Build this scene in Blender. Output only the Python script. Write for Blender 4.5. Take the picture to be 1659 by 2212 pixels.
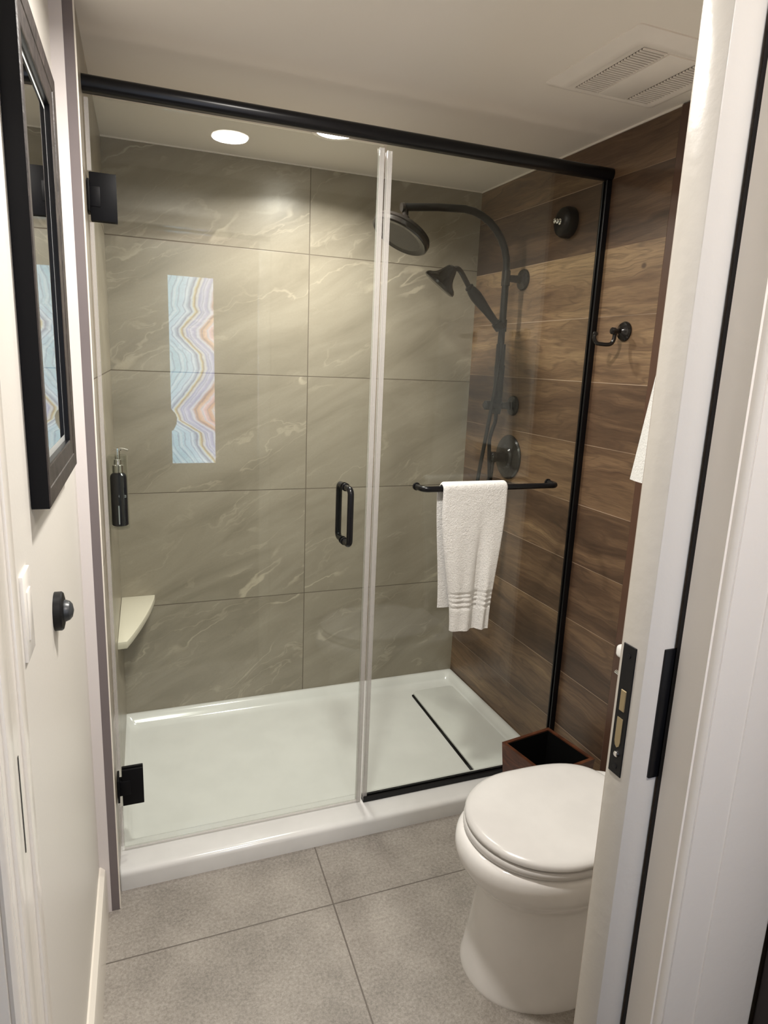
import bpy, bmesh, math, random
from mathutils import Vector, Matrix

random.seed(4)
for o in list(bpy.data.objects):
    bpy.data.objects.remove(o, do_unlink=True)
sc = bpy.context.scene
col = sc.collection

# ------------------------------------------------------------------ camera
CAM = Vector((0.0267, -2.7235, 1.5285))
YAW, PITCH, ROLL, FPX = 0.3789, -0.2188, 0.0422, 1443.3
fwd = Vector((math.sin(YAW)*math.cos(PITCH), math.cos(YAW)*math.cos(PITCH), math.sin(PITCH)))
rgt = Vector((math.cos(YAW), -math.sin(YAW), 0))
upv = rgt.cross(fwd)
r2 = rgt*math.cos(ROLL) + upv*math.sin(ROLL)
u2 = -rgt*math.sin(ROLL) + upv*math.cos(ROLL)
cam_data = bpy.data.cameras.new('camera')
cam = bpy.data.objects.new('camera', cam_data)
col.objects.link(cam)
cam.matrix_world = Matrix(((r2.x, u2.x, -fwd.x, CAM.x), (r2.y, u2.y, -fwd.y, CAM.y),
                           (r2.z, u2.z, -fwd.z, CAM.z), (0, 0, 0, 1)))
cam_data.sensor_fit = 'HORIZONTAL'
cam_data.sensor_width = 36.0
cam_data.lens = FPX/1659.0*36.0
cam_data.clip_start = 0.02
sc.camera = cam

# ------------------------------------------------------------------ world, exposure, light levels
world = bpy.data.worlds.new('world'); sc.world = world
world.use_nodes = True
world.node_tree.nodes['Background'].inputs[0].default_value = (0.9, 0.85, 0.8, 1)
world.node_tree.nodes['Background'].inputs[1].default_value = 0.05
sc.view_settings.view_transform = 'Standard'
sc.view_settings.look = 'None'
sc.view_settings.gamma = 1.0
sc.view_settings.use_curve_mapping = False
sc.view_settings.exposure = 0.16
sc.cycles.use_denoising = True
sc.cycles.max_bounces = 12
sc.cycles.diffuse_bounces = 6
sc.cycles.glossy_bounces = 6
sc.cycles.transparent_max_bounces = 32
sc.cycles.caustics_reflective = False
sc.cycles.caustics_refractive = False
sc.cycles.sample_clamp_indirect = 6.0

P_SHOWER = 15.0      # watts, downlight above the shower
P_BATH = 20.0        # watts, downlight above the bathroom floor
P_HALL_FILL = 104.0        # watts, added unseen hall lamp
E_PANEL = 8.0        # radiance of the backlit panel
WARM = (1.0, 0.95, 0.885)

# ------------------------------------------------------------------ main dimensions
W, H = 1.50, 2.2558
GY = -0.838                       # glass plane
def xl(y): return -0.001 + 0.031*y          # tiled left wall of the shower
def xw(y): return -0.079 + 0.030*(y + 1.0)  # painted left wall
Y_DOOR_F, Y_DOOR_B = -2.123, -2.078         # pocket door faces
Y_HALL, Y_BATH = -2.176, -2.030             # partition faces
X_JAMB_L, X_JAMB_R = -0.0735, 0.672
HALL_BACK = -3.20

# ------------------------------------------------------------------ node helpers
class NT:
    def __init__(self, name):
        self.m = bpy.data.materials.new(name); self.m.use_nodes = True
        self.t = self.m.node_tree; self.t.nodes.clear()
        self.out = self.t.nodes.new('ShaderNodeOutputMaterial')
    def n(self, typ, ins=None, **kw):
        nd = self.t.nodes.new(typ)
        for k, v in kw.items(): setattr(nd, k, v)
        for k, v in (ins or {}).items(): self.set(nd.inputs[k], v)
        return nd
    def set(self, sock, v):
        if isinstance(v, bpy.types.NodeSocket): self.t.links.new(v, sock)
        elif isinstance(v, (tuple, list)) and sock.type == 'RGBA' and len(v) == 3: sock.default_value = (*v, 1)
        else: sock.default_value = v
    def math(self, op, a, b=0.0, c=None):
        nd = self.t.nodes.new('ShaderNodeMath'); nd.operation = op
        self.set(nd.inputs[0], a); self.set(nd.inputs[1], b)
        if c is not None: self.set(nd.inputs[2], c)
        return nd.outputs[0]
    def mix(self, f, a, b, blend='MIX'):
        nd = self.t.nodes.new('ShaderNodeMix'); nd.data_type = 'RGBA'; nd.blend_type = blend
        self.set(nd.inputs[0], f); self.set(nd.inputs[6], a); self.set(nd.inputs[7], b)
        return nd.outputs[2]
    def smooth(self, v, a, b, lo=0.0, hi=1.0):
        nd = self.t.nodes.new('ShaderNodeMapRange'); nd.interpolation_type = 'SMOOTHSTEP'
        self.set(nd.inputs[0], v); self.set(nd.inputs[1], a); self.set(nd.inputs[2], b)
        self.set(nd.inputs[3], lo); self.set(nd.inputs[4], hi)
        return nd.outputs[0]
    def pos(self):
        g = self.n('ShaderNodeNewGeometry')
        s = self.n('ShaderNodeSeparateXYZ', {0: g.outputs['Position']})
        return s.outputs[0], s.outputs[1], s.outputs[2]
    def vec(self, x, y, z):
        return self.n('ShaderNodeCombineXYZ', {0: x, 1: y, 2: z}).outputs[0]
    def noise(self, vec, scale, detail=4, rough=0.55, dist=0.0):
        nd = self.n('ShaderNodeTexNoise', {'Vector': vec, 'Scale': scale, 'Detail': detail, 'Roughness': rough, 'Distortion': dist})
        return nd.outputs[0]
    def ramp(self, f, stops, interp='LINEAR'):
        nd = self.n('ShaderNodeValToRGB', {0: f}); cr = nd.color_ramp; cr.interpolation = interp
        while len(cr.elements) < len(stops): cr.elements.new(0.5)
        for e, (p, c) in zip(cr.elements, stops):
            e.position = p; e.color = (*c, 1)
        return nd.outputs[0]
    def bump(self, h, strength, dist=0.002):
        return self.n('ShaderNodeBump', {'Height': h, 'Strength': strength, 'Distance': dist}).outputs[0]
    def principled(self, color, rough=0.5, metal=0.0, normal=None, **ins):
        p = self.n('ShaderNodeBsdfPrincipled', {'Base Color': color, 'Roughness': rough, 'Metallic': metal})
        if normal is not None: self.set(p.inputs['Normal'], normal)
        for k, v in ins.items(): self.set(p.inputs[k.replace('_', ' ')], v)
        self.t.links.new(p.outputs[0], self.out.inputs[0])
        return p

def srgb(r, g, b):
    f = lambda c: (c/255/12.92) if c <= 10 else ((c/255+0.055)/1.055)**2.4
    return (f(r), f(g), f(b))

def plain(name, color, rough=0.5, metal=0.0, bump=0.0, bscale=300, **ins):
    t = NT(name)
    x, y, z = t.pos(); v = t.vec(x, y, z)
    n1 = t.noise(v, 9.0, 3)
    c = t.mix(t.smooth(n1, 0.3, 0.7), tuple(k*0.97 for k in color), tuple(min(1, k*1.02) for k in color))
    nrm = t.bump(t.noise(v, bscale, 3), bump) if bump else None
    t.principled(c, rough, metal, nrm, **ins)
    return t.m

def line_mask(t, v, p, w):
    d = t.math('ABSOLUTE', t.math('SUBTRACT', v, p))
    return t.smooth(d, w*0.6, w*1.25, 1.0, 0.0)

ROWS = (0.5263, 0.9936, 1.4626, 1.9354)
def stone_mat(name, axis):
    """beige stone-look porcelain; axis = the horizontal world axis the wall runs along (0 = x, 1 = y)"""
    t = NT(name)
    x, y, z = t.pos()
    h = x if axis == 0 else t.math('MULTIPLY', y, -1.0)
    # tile index
    idx = 0.0
    for r in ROWS: idx = t.math('ADD', t.math('GREATER_THAN', z, r), idx)
    jx = 0.748 if axis == 0 else 0.50
    ci = t.math('GREATER_THAN', h, jx)
    seed = t.math('ADD', t.math('MULTIPLY', idx, 3.7), t.math('MULTIPLY', ci, 11.3))
    a = math.radians(27)
    u = t.math('ADD', t.math('MULTIPLY', h, math.cos(a)), t.math('MULTIPLY', z, math.sin(a)))
    w = t.math('SUBTRACT', t.math('MULTIPLY', z, math.cos(a)), t.math('MULTIPLY', h, math.sin(a)))
    base = t.vec(t.math('MULTIPLY', u, 0.55), t.math('MULTIPLY', w, 2.4), seed)
    warp = t.noise(t.vec(t.math('MULTIPLY', u, 2.0), t.math('MULTIPLY', w, 3.0), seed), 1.6, 4)
    w2 = t.math('ADD', t.math('MULTIPLY', w, 2.6), t.math('MULTIPLY', t.math('SUBTRACT', warp, 0.5), 0.55))
    vn = t.noise(t.vec(t.math('MULTIPLY', u, 0.9), t.math('MULTIPLY', w2, 1.5), seed), 1.15, 3, 0.55, 0.10)
    ridge = t.math('ABSOLUTE', t.math('SUBTRACT', vn, 0.52))
    vein = t.smooth(ridge, 0.002, 0.015, 1.0, 0.0)
    gate = t.smooth(t.noise(base, 2.2, 2), 0.50, 0.64)
    vein = t.math('MULTIPLY', vein, gate)
    vn2 = t.noise(t.vec(t.math('MULTIPLY', u, 1.1), t.math('MULTIPLY', w2, 2.0), t.math('ADD', seed, 5.0)), 1.6, 4, 0.55, 0.12)
    vein2 = t.math('MULTIPLY', t.smooth(t.math('ABSOLUTE', t.math('SUBTRACT', vn2, 0.5)), 0.0, 0.016, 1.0, 0.0), t.smooth(t.noise(base, 1.7, 2), 0.40, 0.62, 0.0, 0.5))
    cloud = t.noise(base, 3.0, 6, 0.6, 0.6)
    fine = t.noise(t.vec(x, y, z), 160.0, 3)
    c = t.ramp(cloud, [(0.30, srgb(130, 122, 108)), (0.50, srgb(146, 138, 124)), (0.70, srgb(157, 149, 135))])
    c = t.mix(t.math('MULTIPLY', t.math('MAXIMUM', vein, vein2), 0.62), c, srgb(198, 187, 168))
    c = t.mix(t.math('MULTIPLY', t.smooth(fine, 0.35, 0.65), 0.10), c, srgb(112, 104, 92))
    g = 0.0
    for r in ROWS: g = t.math('MAXIMUM', line_mask(t, z, r, 0.0019), g)
    g = t.math('MAXIMUM', line_mask(t, h, jx, 0.0019), g)
    c = t.mix(g, c, srgb(96, 86, 74))
    nrm = t.bump(t.math('SUBTRACT', t.math('MULTIPLY', fine, 0.12), g), 0.5, 0.001)
    t.principled(c, t.math('ADD', 0.30, t.math('MULTIPLY', g, 0.4)), 0.0, nrm)
    return t.m

def wood_tile_mat(name):
    t = NT(name)
    x, y, z = t.pos()
    ph, z0 = 0.2093, 1.0769
    rowf = t.math('DIVIDE', t.math('SUBTRACT', z, z0), ph)
    row = t.math('FLOOR', rowf)
    fr = t.math('FRACT', t.math('ADD', rowf, 40.0))
    rnd = t.n('ShaderNodeTexWhiteNoise', {'W': row}, noise_dimensions='1D').outputs[0]
    seed = t.math('MULTIPLY', rnd, 37.0)
    warp = t.math('SUBTRACT', t.noise(t.vec(seed, t.math('MULTIPLY', y, 2.2), t.math('MULTIPLY', z, 7.0)), 1.0, 3), 0.5)
    zw = t.math('ADD', z, t.math('MULTIPLY', warp, 0.13))
    big = t.noise(t.vec(seed, t.math('MULTIPLY', y, 0.9), t.math('MULTIPLY', zw, 9.0)), 1.0, 3, 0.5, 0.3)
    grain = t.noise(t.vec(seed, t.math('MULTIPLY', y, 3.2), t.math('MULTIPLY', zw, 70.0)), 1.0, 5, 0.65)
    fine = t.noise(t.vec(seed, t.math('MULTIPLY', y, 14.0), t.math('MULTIPLY', z, 420.0)), 1.0, 3, 0.6)
    rings = t.math('FRACT', t.math('MULTIPLY', t.math('ADD', big, t.math('MULTIPLY', warp, 0.2)), 11.0))
    ringl = t.smooth(t.math('ABSOLUTE', t.math('SUBTRACT', rings, 0.5)), 0.30, 0.5)
    val = t.math('ADD', t.math('MULTIPLY', big, 0.72), t.math('MULTIPLY', grain, 0.34))
    val = t.math('ADD', val, t.math('MULTIPLY', t.math('SUBTRACT', rnd, 0.5), 0.22))
    c = t.ramp(val, [(0.30, srgb(58, 42, 32)), (0.44, srgb(88, 67, 51)), (0.58, srgb(115, 91, 69)), (0.76, srgb(154, 128, 97))])
    c = t.mix(t.math('MULTIPLY', ringl, 0.34), c, srgb(60, 45, 36))
    c = t.mix(t.math('MULTIPLY', t.smooth(fine, 0.45, 0.72), 0.40), c, srgb(54, 41, 33))
    kd = t.math('SQRT', t.math('ADD', t.math('POWER', t.math('MULTIPLY', t.math('ADD', y, 1.035), 0.8), 2.0), t.math('POWER', t.math('SUBTRACT', z, 1.845), 2.0)))
    c = t.mix(t.smooth(kd, 0.004, 0.012, 0.75, 0.0), c, srgb(60, 42, 34))
    e = t.math('MINIMUM', fr, t.math('SUBTRACT', 1.0, fr))
    g = t.smooth(e, 0.003, 0.0075, 1.0, 0.0)
    gv = t.smooth(t.noise(t.vec(0.0, t.math('MULTIPLY', y, 1.3), t.math('MULTIPLY', z, 7.1)), 1.0, 2), 0.40, 0.58, 0.12, 0.85)
    c = t.mix(t.math('MULTIPLY', g, gv), c, srgb(168, 146, 126))
    nrm = t.bump(t.math('SUBTRACT', t.math('MULTIPLY', grain, 0.5), g), 0.35, 0.001)
    t.principled(c, 0.38, 0.0, nrm)
    return t.m

def floor_mat(name):
    t = NT(name)
    x, y, z = t.pos()
    v = t.vec(x, y, z)
    n1 = t.noise(v, 5.0, 5, 0.6)
    n2 = t.noise(v, 120.0, 4, 0.7)
    n3 = t.noise(v, 320.0, 3, 0.7)
    s = t.math('ADD', t.math('MULTIPLY', n1, 0.35), t.math('ADD', t.math('MULTIPLY', n2, 0.45), t.math('MULTIPLY', n3, 0.25)))
    c = t.ramp(s, [(0.36, srgb(100, 95, 89)), (0.52, srgb(137, 131, 124)), (0.68, srgb(166, 160, 152))])
    xs = t.math('ADD', x, t.math('MULTIPLY', t.math('ADD', y, 1.1657), -0.043))
    g = t.math('MAXIMUM', line_mask(t, xs, 0.5407, 0.0022), line_mask(t, y, -1.1672, 0.0022))
    for k in (1.152, -0.07): g = t.math('MAXIMUM', line_mask(t, xs, k, 0.0022), g)
    g = t.math('MAXIMUM', line_mask(t, y, -1.778, 0.0022), g)
    c = t.mix(g, c, srgb(92, 85, 79))
    t.principled(c, 0.55, 0.0, t.bump(t.math('SUBTRACT', t.math('MULTIPLY', n2, 0.3), g), 0.4, 0.001))
    return t.m

def glass_mat(name, tint, refl=0.030):
    t = NT(name)
    g = t.n('ShaderNodeNewGeometry')
    d = t.n('ShaderNodeVectorMath', {0: g.outputs['Normal'], 1: g.outputs['Incoming']}, operation='DOT_PRODUCT').outputs['Value']
    f = t.math('POWER', t.math('SUBTRACT', 1.0, t.math('MINIMUM', t.math('ABSOLUTE', d), 1.0)), 5.0)
    f = t.math('ADD', refl, t.math('MULTIPLY', f, 1.0 - refl))
    tr = t.n('ShaderNodeBsdfTransparent', {0: tint})
    gl = t.n('ShaderNodeBsdfGlossy', {0: (1, 1, 1), 'Roughness': 0.0})
    mx = t.n('ShaderNodeMixShader', {0: f})
    t.t.links.new(tr.outputs[0], mx.inputs[1]); t.t.links.new(gl.outputs[0], mx.inputs[2])
    t.t.links.new(mx.outputs[0], t.out.inputs[0])
    return t.m

def seal_mat(name):
    t = NT(name)
    tr = t.n('ShaderNodeBsdfTransparent', {0: (0.93, 0.93, 0.92)})
    p = t.n('ShaderNodeBsdfPrincipled', {'Base Color': (0.72, 0.69, 0.68, 1), 'Roughness': 0.12})
    mx = t.n('ShaderNodeMixShader', {0: 0.30})
    t.t.links.new(tr.outputs[0], mx.inputs[1]); t.t.links.new(p.outputs[0], mx.inputs[2])
    t.t.links.new(mx.outputs[0], t.out.inputs[0])
    return t.m

def emit_mat(name, color, strength):
    t = NT(name)
    x, y, z = t.pos()
    e = t.n('ShaderNodeEmission', {0: color, 1: strength})
    t.t.links.new(e.outputs[0], t.out.inputs[0])
    return t.m

def towel_mat(name):
    t = NT(name)
    x, y, z = t.pos(); v = t.vec(x, y, z)
    n = t.noise(v, 420.0, 3, 0.7)
    n2 = t.noise(v, 60.0, 3)
    c = t.mix(t.smooth(n, 0.3, 0.7), (0.84, 0.83, 0.81), (0.93, 0.925, 0.91))
    t.principled(c, 0.95, 0.0, t.bump(t.math('ADD', n, t.math('ADD', t.math('MULTIPLY', n2, 0.8), t.math('MULTIPLY', t.noise(v, 170.0, 3, 0.6), 1.2))), 0.9, 0.004), Sheen_Weight=0.3)
    return t.m

def dark_frame_mat(name):
    t = NT(name)
    x, y, z = t.pos()
    n = t.noise(t.vec(t.math('MULTIPLY', x, 60), t.math('MULTIPLY', y, 45), t.math('MULTIPLY', z, 45)), 1.0, 5, 0.7, 1.0)
    c = t.ramp(n, [(0.35, srgb(30, 26, 26)), (0.6, srgb(58, 51, 49)), (0.75, srgb(84, 76, 72))])
    t.principled(c, 0.45, 0.0, t.bump(n, 0.4, 0.002))
    return t.m

def walnut_mat(name):
    t = NT(name)
    x, y, z = t.pos()
    n = t.noise(t.vec(t.math('MULTIPLY', x, 14), t.math('MULTIPLY', y, 14), t.math('MULTIPLY', z, 60)), 1.0, 5, 0.6, 0.8)
    c = t.ramp(n, [(0.3, srgb(54, 28, 17)), (0.55, srgb(86, 48, 30)), (0.75, srgb(112, 68, 44))])
    t.principled(c, 0.4, 0.0)
    return t.m

def paint_mat(name, color, rough, bscale=90, strength=0.25):
    t = NT(name)
    x, y, z = t.pos(); v = t.vec(x, y, z)
    n = t.noise(v, bscale, 3, 0.5)
    t.principled(color, rough, 0.0, t.bump(n, strength, 0.001))
    return t.m

M = {}
M['stone_x'] = stone_mat('stone_tile_back', 0)
M['stone_y'] = stone_mat('stone_tile_side', 1)
M['wood_tile'] = wood_tile_mat('wood_look_tile')
M['floor'] = floor_mat('grey_floor_tile')
M['ceiling'] = paint_mat('ceiling_paint', srgb(241, 235, 228), 0.6, 140, 0.15)
M['wall'] = paint_mat('wall_paint', srgb(216, 212, 205), 0.42, 120, 0.2)
M['wall_white'] = paint_mat('return_paint', srgb(214, 208, 207), 0.4, 120, 0.2)
M['hall_wall'] = paint_mat('hall_paint', srgb(208, 202, 194), 0.6, 120, 0.2)
M['trim_paint'] = paint_mat('trim_gloss_paint', srgb(226, 220, 210), 0.22, 70, 0.35)
M['door_paint'] = paint_mat('door_gloss_paint', srgb(200, 196, 189), 0.22, 60, 0.45)
M['bath_inner'] = paint_mat('taupe_wall_paint', srgb(185, 177, 168), 0.5, 120, 0.2)
M['strip'] = plain('grey_edge_strip', srgb(112, 104, 105), 0.4)
M['wood_trim'] = plain('brown_edge_trim', srgb(82, 58, 46), 0.35)
M['porcelain'] = plain('porcelain', (0.77, 0.757, 0.745), 0.08)
M['lid'] = plain('seat_plastic', (0.60, 0.588, 0.578), 0.25)
M['pan'] = plain('acrylic_pan', (0.66, 0.66, 0.65), 0.16)
M['pan_floor'] = plain('acrylic_pan_floor', (0.63, 0.635, 0.615), 0.35, bump=0.15, bscale=500)
M['shelf'] = plain('cream_stone_shelf', srgb(214, 208, 192), 0.3)
M['black'] = plain('black_metal', (0.004, 0.004, 0.005), 0.28, Specular_IOR_Level=0.28)
M['black_satin'] = plain('black_satin_metal', (0.006, 0.006, 0.007), 0.42, Specular_IOR_Level=0.25)
M['bronze'] = plain('dark_bronze', (0.012, 0.010, 0.009), 0.18, 0.0, Specular_IOR_Level=0.38)
M['bronze_dull'] = plain('dark_bronze_dull', (0.006, 0.006, 0.006), 0.36, 0.0, Specular_IOR_Level=0.2)
M['nozzles'] = plain('grey_spray_face', (0.085, 0.08, 0.074), 0.5, bump=0.8, bscale=180)
M['chrome'] = plain('chrome', (0.82, 0.82, 0.82), 0.08, 1.0)
M['brass'] = plain('brass_strike', srgb(168, 152, 118), 0.35, 0.6)
M['hinge'] = plain('black_hinge_metal', (0.005, 0.005, 0.006), 0.5, Specular_IOR_Level=0.12)
M['dark_void'] = plain('dark_liner', (0.003, 0.003, 0.003), 0.7, Specular_IOR_Level=0.08)
M['glass'] = glass_mat('clear_glass', (0.955, 0.975, 0.955))
M['clear_plastic'] = glass_mat('clear_plastic', (0.93, 0.94, 0.93), 0.03)
M['seal'] = seal_mat('clear_vinyl_seal')
M['mirror'] = plain('mirror_silver', (0.90, 0.91, 0.90), 0.0, 1.0)
M['bevel'] = plain('mirror_bevel_edge', (0.55, 0.57, 0.57), 0.3, 0.2)
M['frame'] = dark_frame_mat('dark_mottled_frame')
M['towel'] = towel_mat('white_terry')
M['walnut'] = walnut_mat('walnut_veneer')
M['bottle'] = plain('navy_bottle', (0.005, 0.007, 0.014), 0.2, Specular_IOR_Level=0.3)
M['label_print'] = plain('pale_label_print', (0.42, 0.44, 0.48), 0.5)
M['switch'] = plain('white_switch_plastic', (0.84, 0.81, 0.76), 0.18)
M['vent'] = plain('vent_plastic', srgb(236, 230, 224), 0.4)
M['vent_dark'] = plain('vent_shadow_gap', srgb(70, 64, 62), 0.7)
M['lens'] = emit_mat('lamp_lens', (1.0, 0.92, 0.80), 30.0)
M['gap_strip'] = plain('dark_gap_strip', (0.018, 0.015, 0.015), 0.9)
M['grey_dome'] = plain('dark_grey_dome', (0.035, 0.038, 0.042), 0.35)
M['wardrobe'] = plain('dark_wardrobe_wood', srgb(34, 22, 20), 0.5)
M['hall_floor'] = plain('hall_carpet', srgb(70, 60, 54), 0.9, bump=0.6, bscale=400)

# ------------------------------------------------------------------ mesh helpers
def nbm(): return bmesh.new()
def add_box(bm, x0, x1, y0, y1, z0, z1, bev=0.0, seg=2):
    b = bmesh.new()
    vs = [b.verts.new((x, y, z)) for x in (x0, x1) for y in (y0, y1) for z in (z0, z1)]
    for f in ((0,1,3,2), (4,6,7,5), (0,4,5,1), (2,3,7,6), (0,2,6,4), (1,5,7,3)): b.faces.new([vs[i] for i in f])
    if bev > 0:
        bmesh.ops.bevel(b, geom=list(b.edges), offset=bev, segments=seg, affect='EDGES', profile=0.5)
    merge(bm, b); return bm
def merge(bm, b):
    bmesh.ops.recalc_face_normals(b, faces=b.faces)
    me = bpy.data.meshes.new('tmp'); b.to_mesh(me); b.free(); bm.from_mesh(me); bpy.data.meshes.remove(me)
def add_prism(bm, pts, z0, z1, bev=0.0, axis='z', seg=2):
    """pts: outline; axis z: (x,y) extruded in z; axis y: (x,z) extruded in y; axis x: (y,z) extruded in x"""
    b = bmesh.new()
    mk = {'z': lambda p, q: (p[0], p[1], q), 'y': lambda p, q: (p[0], q, p[1]), 'x': lambda p, q: (q, p[0], p[1])}[axis]
    lo = [b.verts.new(mk(p, z0)) for p in pts]; hi = [b.verts.new(mk(p, z1)) for p in pts]
    n = len(pts)
    b.faces.new(lo); b.faces.new(hi)
    for i in range(n): b.faces.new((lo[i], lo[(i+1) % n], hi[(i+1) % n], hi[i]))
    bmesh.ops.recalc_face_normals(b, faces=b.faces)
    if bev > 0:
        es = [e for e in b.edges if any(len(f.verts) > 4 or f in () for f in e.link_faces)] if n > 4 else list(b.edges)
        bmesh.ops.bevel(b, geom=es, offset=bev, segments=seg, affect='EDGES', profile=0.5)
    merge(bm, b); return bm
def basis(d):
    d = Vector(d).normalized()
    a = Vector((0, 0, 1)) if abs(d.z) < 0.9 else Vector((1, 0, 0))
    u = d.cross(a).normalized(); v = d.cross(u).normalized()
    return d, u, v
def add_lathe(bm, prof, org, axis, seg=40):
    """prof: list of (distance along axis, radius)"""
    d, u, v = basis(axis); org = Vector(org); b = bmesh.new()
    rings = []
    for s, r in prof:
        if r < 1e-6: rings.append([b.verts.new(org + d*s)])
        else: rings.append([b.verts.new(org + d*s + (u*math.cos(2*math.pi*k/seg) + v*math.sin(2*math.pi*k/seg))*r) for k in range(seg)])
    for A, B in zip(rings, rings[1:]):
        for k in range(seg):
            k2 = (k+1) % seg
            if len(A) == 1 and len(B) == 1: continue
            if len(A) == 1: b.faces.new((A[0], B[k2], B[k]))
            elif len(B) == 1: b.faces.new((A[k], A[k2], B[0]))
            else: b.faces.new((A[k], A[k2], B[k2], B[k]))
    if len(rings[0]) > 1: b.faces.new(list(reversed(rings[0])))
    if len(rings[-1]) > 1: b.faces.new(rings[-1])
    merge(bm, b); return bm
def smooth_path(pts, n=8):
    pts = [Vector(p) for p in pts]; out = []
    for i in range(len(pts)-1):
        p0 = pts[max(i-1, 0)]; p1 = pts[i]; p2 = pts[i+1]; p3 = pts[min(i+2, len(pts)-1)]
        for k in range(n):
            s = k/n
            out.append(0.5*((2*p1) + (p2-p0)*s + (2*p0-5*p1+4*p2-p3)*s*s + (3*p1-p0-3*p2+p3)*s**3))
    out.append(pts[-1]); return out
def add_tube(bm, pts, r, seg=16, smooth=0):
    if smooth: pts = smooth_path(pts, smooth)
    pts = [Vector(p) for p in pts]; n = len(pts)
    rad = r if callable(r) else (lambda s: r)
    b = bmesh.new(); rings = []
    t0 = (pts[1]-pts[0]).normalized(); _, u, v = basis(t0)
    prev = t0
    for i, p in enumerate(pts):
        t = (pts[min(i+1, n-1)] - pts[max(i-1, 0)]).normalized()
        q = prev.rotation_difference(t); u = (q @ u).normalized(); v = t.cross(u).normalized(); u = v.cross(t).normalized(); prev = t
        rr = rad(i/(n-1))
        rings.append([b.verts.new(p + (u*math.cos(2*math.pi*k/seg) + v*math.sin(2*math.pi*k/seg))*rr) for k in range(seg)])
    for A, B in zip(rings, rings[1:]):
        for k in range(seg): b.faces.new((A[k], A[(k+1) % seg], B[(k+1) % seg], B[k]))
    b.faces.new(list(reversed(rings[0]))); b.faces.new(rings[-1])
    merge(bm, b); return bm
def add_loft(bm, rings, cap=True):
    b = bmesh.new(); R = [[b.verts.new(p) for p in r] for r in rings]; n = len(R[0])
    for A, B in zip(R, R[1:]):
        for k in range(n): b.faces.new((A[k], A[(k+1) % n], B[(k+1) % n], B[k]))
    if cap: b.faces.new(list(reversed(R[0]))); b.faces.new(R[-1])
    merge(bm, b); return bm

def obj(name, bm, mat, parent=None, sm=True, angle=28, label=None, bake=True):
    """link a bmesh (in world coordinates) as one mesh object; a child keeps its place relative to its parent"""
    off = Vector((0, 0, 0))
    p = parent
    while p is not None: off += Vector(p.location); p = p.parent
    if parent is None:
        cs = [v.co.copy() for v in bm.verts]
        lo = Vector((min(c.x for c in cs), min(c.y for c in cs), min(c.z for c in cs)))
        hi = Vector((max(c.x for c in cs), max(c.y for c in cs), max(c.z for c in cs)))
        off = Vector(((lo.x+hi.x)/2, (lo.y+hi.y)/2, lo.z))
    for v in bm.verts: v.co -= off
    me = bpy.data.meshes.new(name); bm.to_mesh(me); bm.free()
    mats = mat if isinstance(mat, (list, tuple)) else [mat]
    for m in mats: me.materials.append(m)
    if sm:
        me.polygons.foreach_set('use_smooth', [True]*len(me.polygons))
        try: me.set_sharp_from_angle(angle=math.radians(angle))
        except Exception: pass
    o = bpy.data.objects.new(name, me); col.objects.link(o)
    if parent is None: o.location = off
    else: o.parent = parent
    if label: o['label'] = label
    return o
def thing(name, label, cat, loc, group=None):
    o = bpy.data.objects.new(name, None); col.objects.link(o)
    o.location = loc; o.empty_display_size = 0.05
    o['label'] = label; o['category'] = cat; o['kind'] = 'thing'
    if group: o['group'] = group
    return o
def tag(o, label, cat, group=None):
    o['label'] = label; o['category'] = cat; o['kind'] = 'thing'
    if group: o['group'] = group
    return o
def struct(name, bm, mat, label=None, cat=None, parent=None, sm=False):
    o = obj(name, bm, mat, parent, sm=sm)
    o['kind'] = 'structure'
    if label: o['label'] = label
    if cat and parent is None: o['category'] = cat
    return o

# ------------------------------------------------------------------ room shell
bm = add_box(nbm(), -0.35, W+0.2, Y_BATH+0.0-0.16, 0.12, -0.08, 0.0)
struct('floor', bm, M['floor'], 'grey concrete-look bathroom floor tiles with dark grout', 'floor')
bm = add_box(nbm(), -1.3, 2.0, HALL_BACK-0.1, Y_BATH-0.16, -0.08, -0.002)
struct('floor_hall', bm, M['hall_floor'], 'dark carpeted floor outside the bathroom door', 'floor')
bm = add_box(nbm(), -0.35, W+0.2, Y_BATH-0.02, 0.12, H, H+0.1)
struct('ceiling', bm, M['ceiling'], 'warm beige painted bathroom ceiling', 'ceiling')
bm = add_box(nbm(), -1.3, 2.0, HALL_BACK-0.1, Y_HALL+0.02, H+0.2, H+0.3)
struct('ceiling_hall', bm, M['ceiling'], 'painted ceiling outside the bathroom door', 'ceiling')
bm = add_box(nbm(), -0.35, W+0.2, 0.0, 0.12, 0.0, H)
struct('wall_back', bm, M['stone_x'], 'beige stone-look tiled back wall of the shower', 'wall')
# left shower wall (runs very slightly askew)
bm = add_prism(nbm(), [(xl(-0.985), -0.985), (xl(0.02), 0.02), (-0.35, 0.02), (-0.35, -0.985)], 0.0, H)
struct('wall_left_shower', bm, M['stone_y'], 'stone-look tiled side wall of the shower behind the soap bottle', 'wall')
bm = add_prism(nbm(), [(xw(-0.98), -0.98), (-0.35, -0.98), (-0.35, -2.04), (xw(-2.04), -2.04)], 0.0, H)
struct('wall_left', bm, M['wall'], 'white painted wall carrying the framed mirror', 'wall')
bm = add_box(nbm(), -0.12, -0.053, -0.995, -0.986, 0.0, H)
struct('trim_1', bm, M['wall_white'], 'narrow white wall return beside the shower opening', 'trim')
bm = add_box(nbm(), -0.0535, -0.0305, -0.993, -0.984, 0.0, H, 0.001)
struct('trim_2', bm, M['strip'], 'narrow grey tile edge strip beside the shower opening', 'trim')
bm = add_tube(nbm(), [(-0.0310, -0.9915, 0.002), (-0.0310, -0.9915, H-0.001)], 0.0021, 16)
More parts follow.
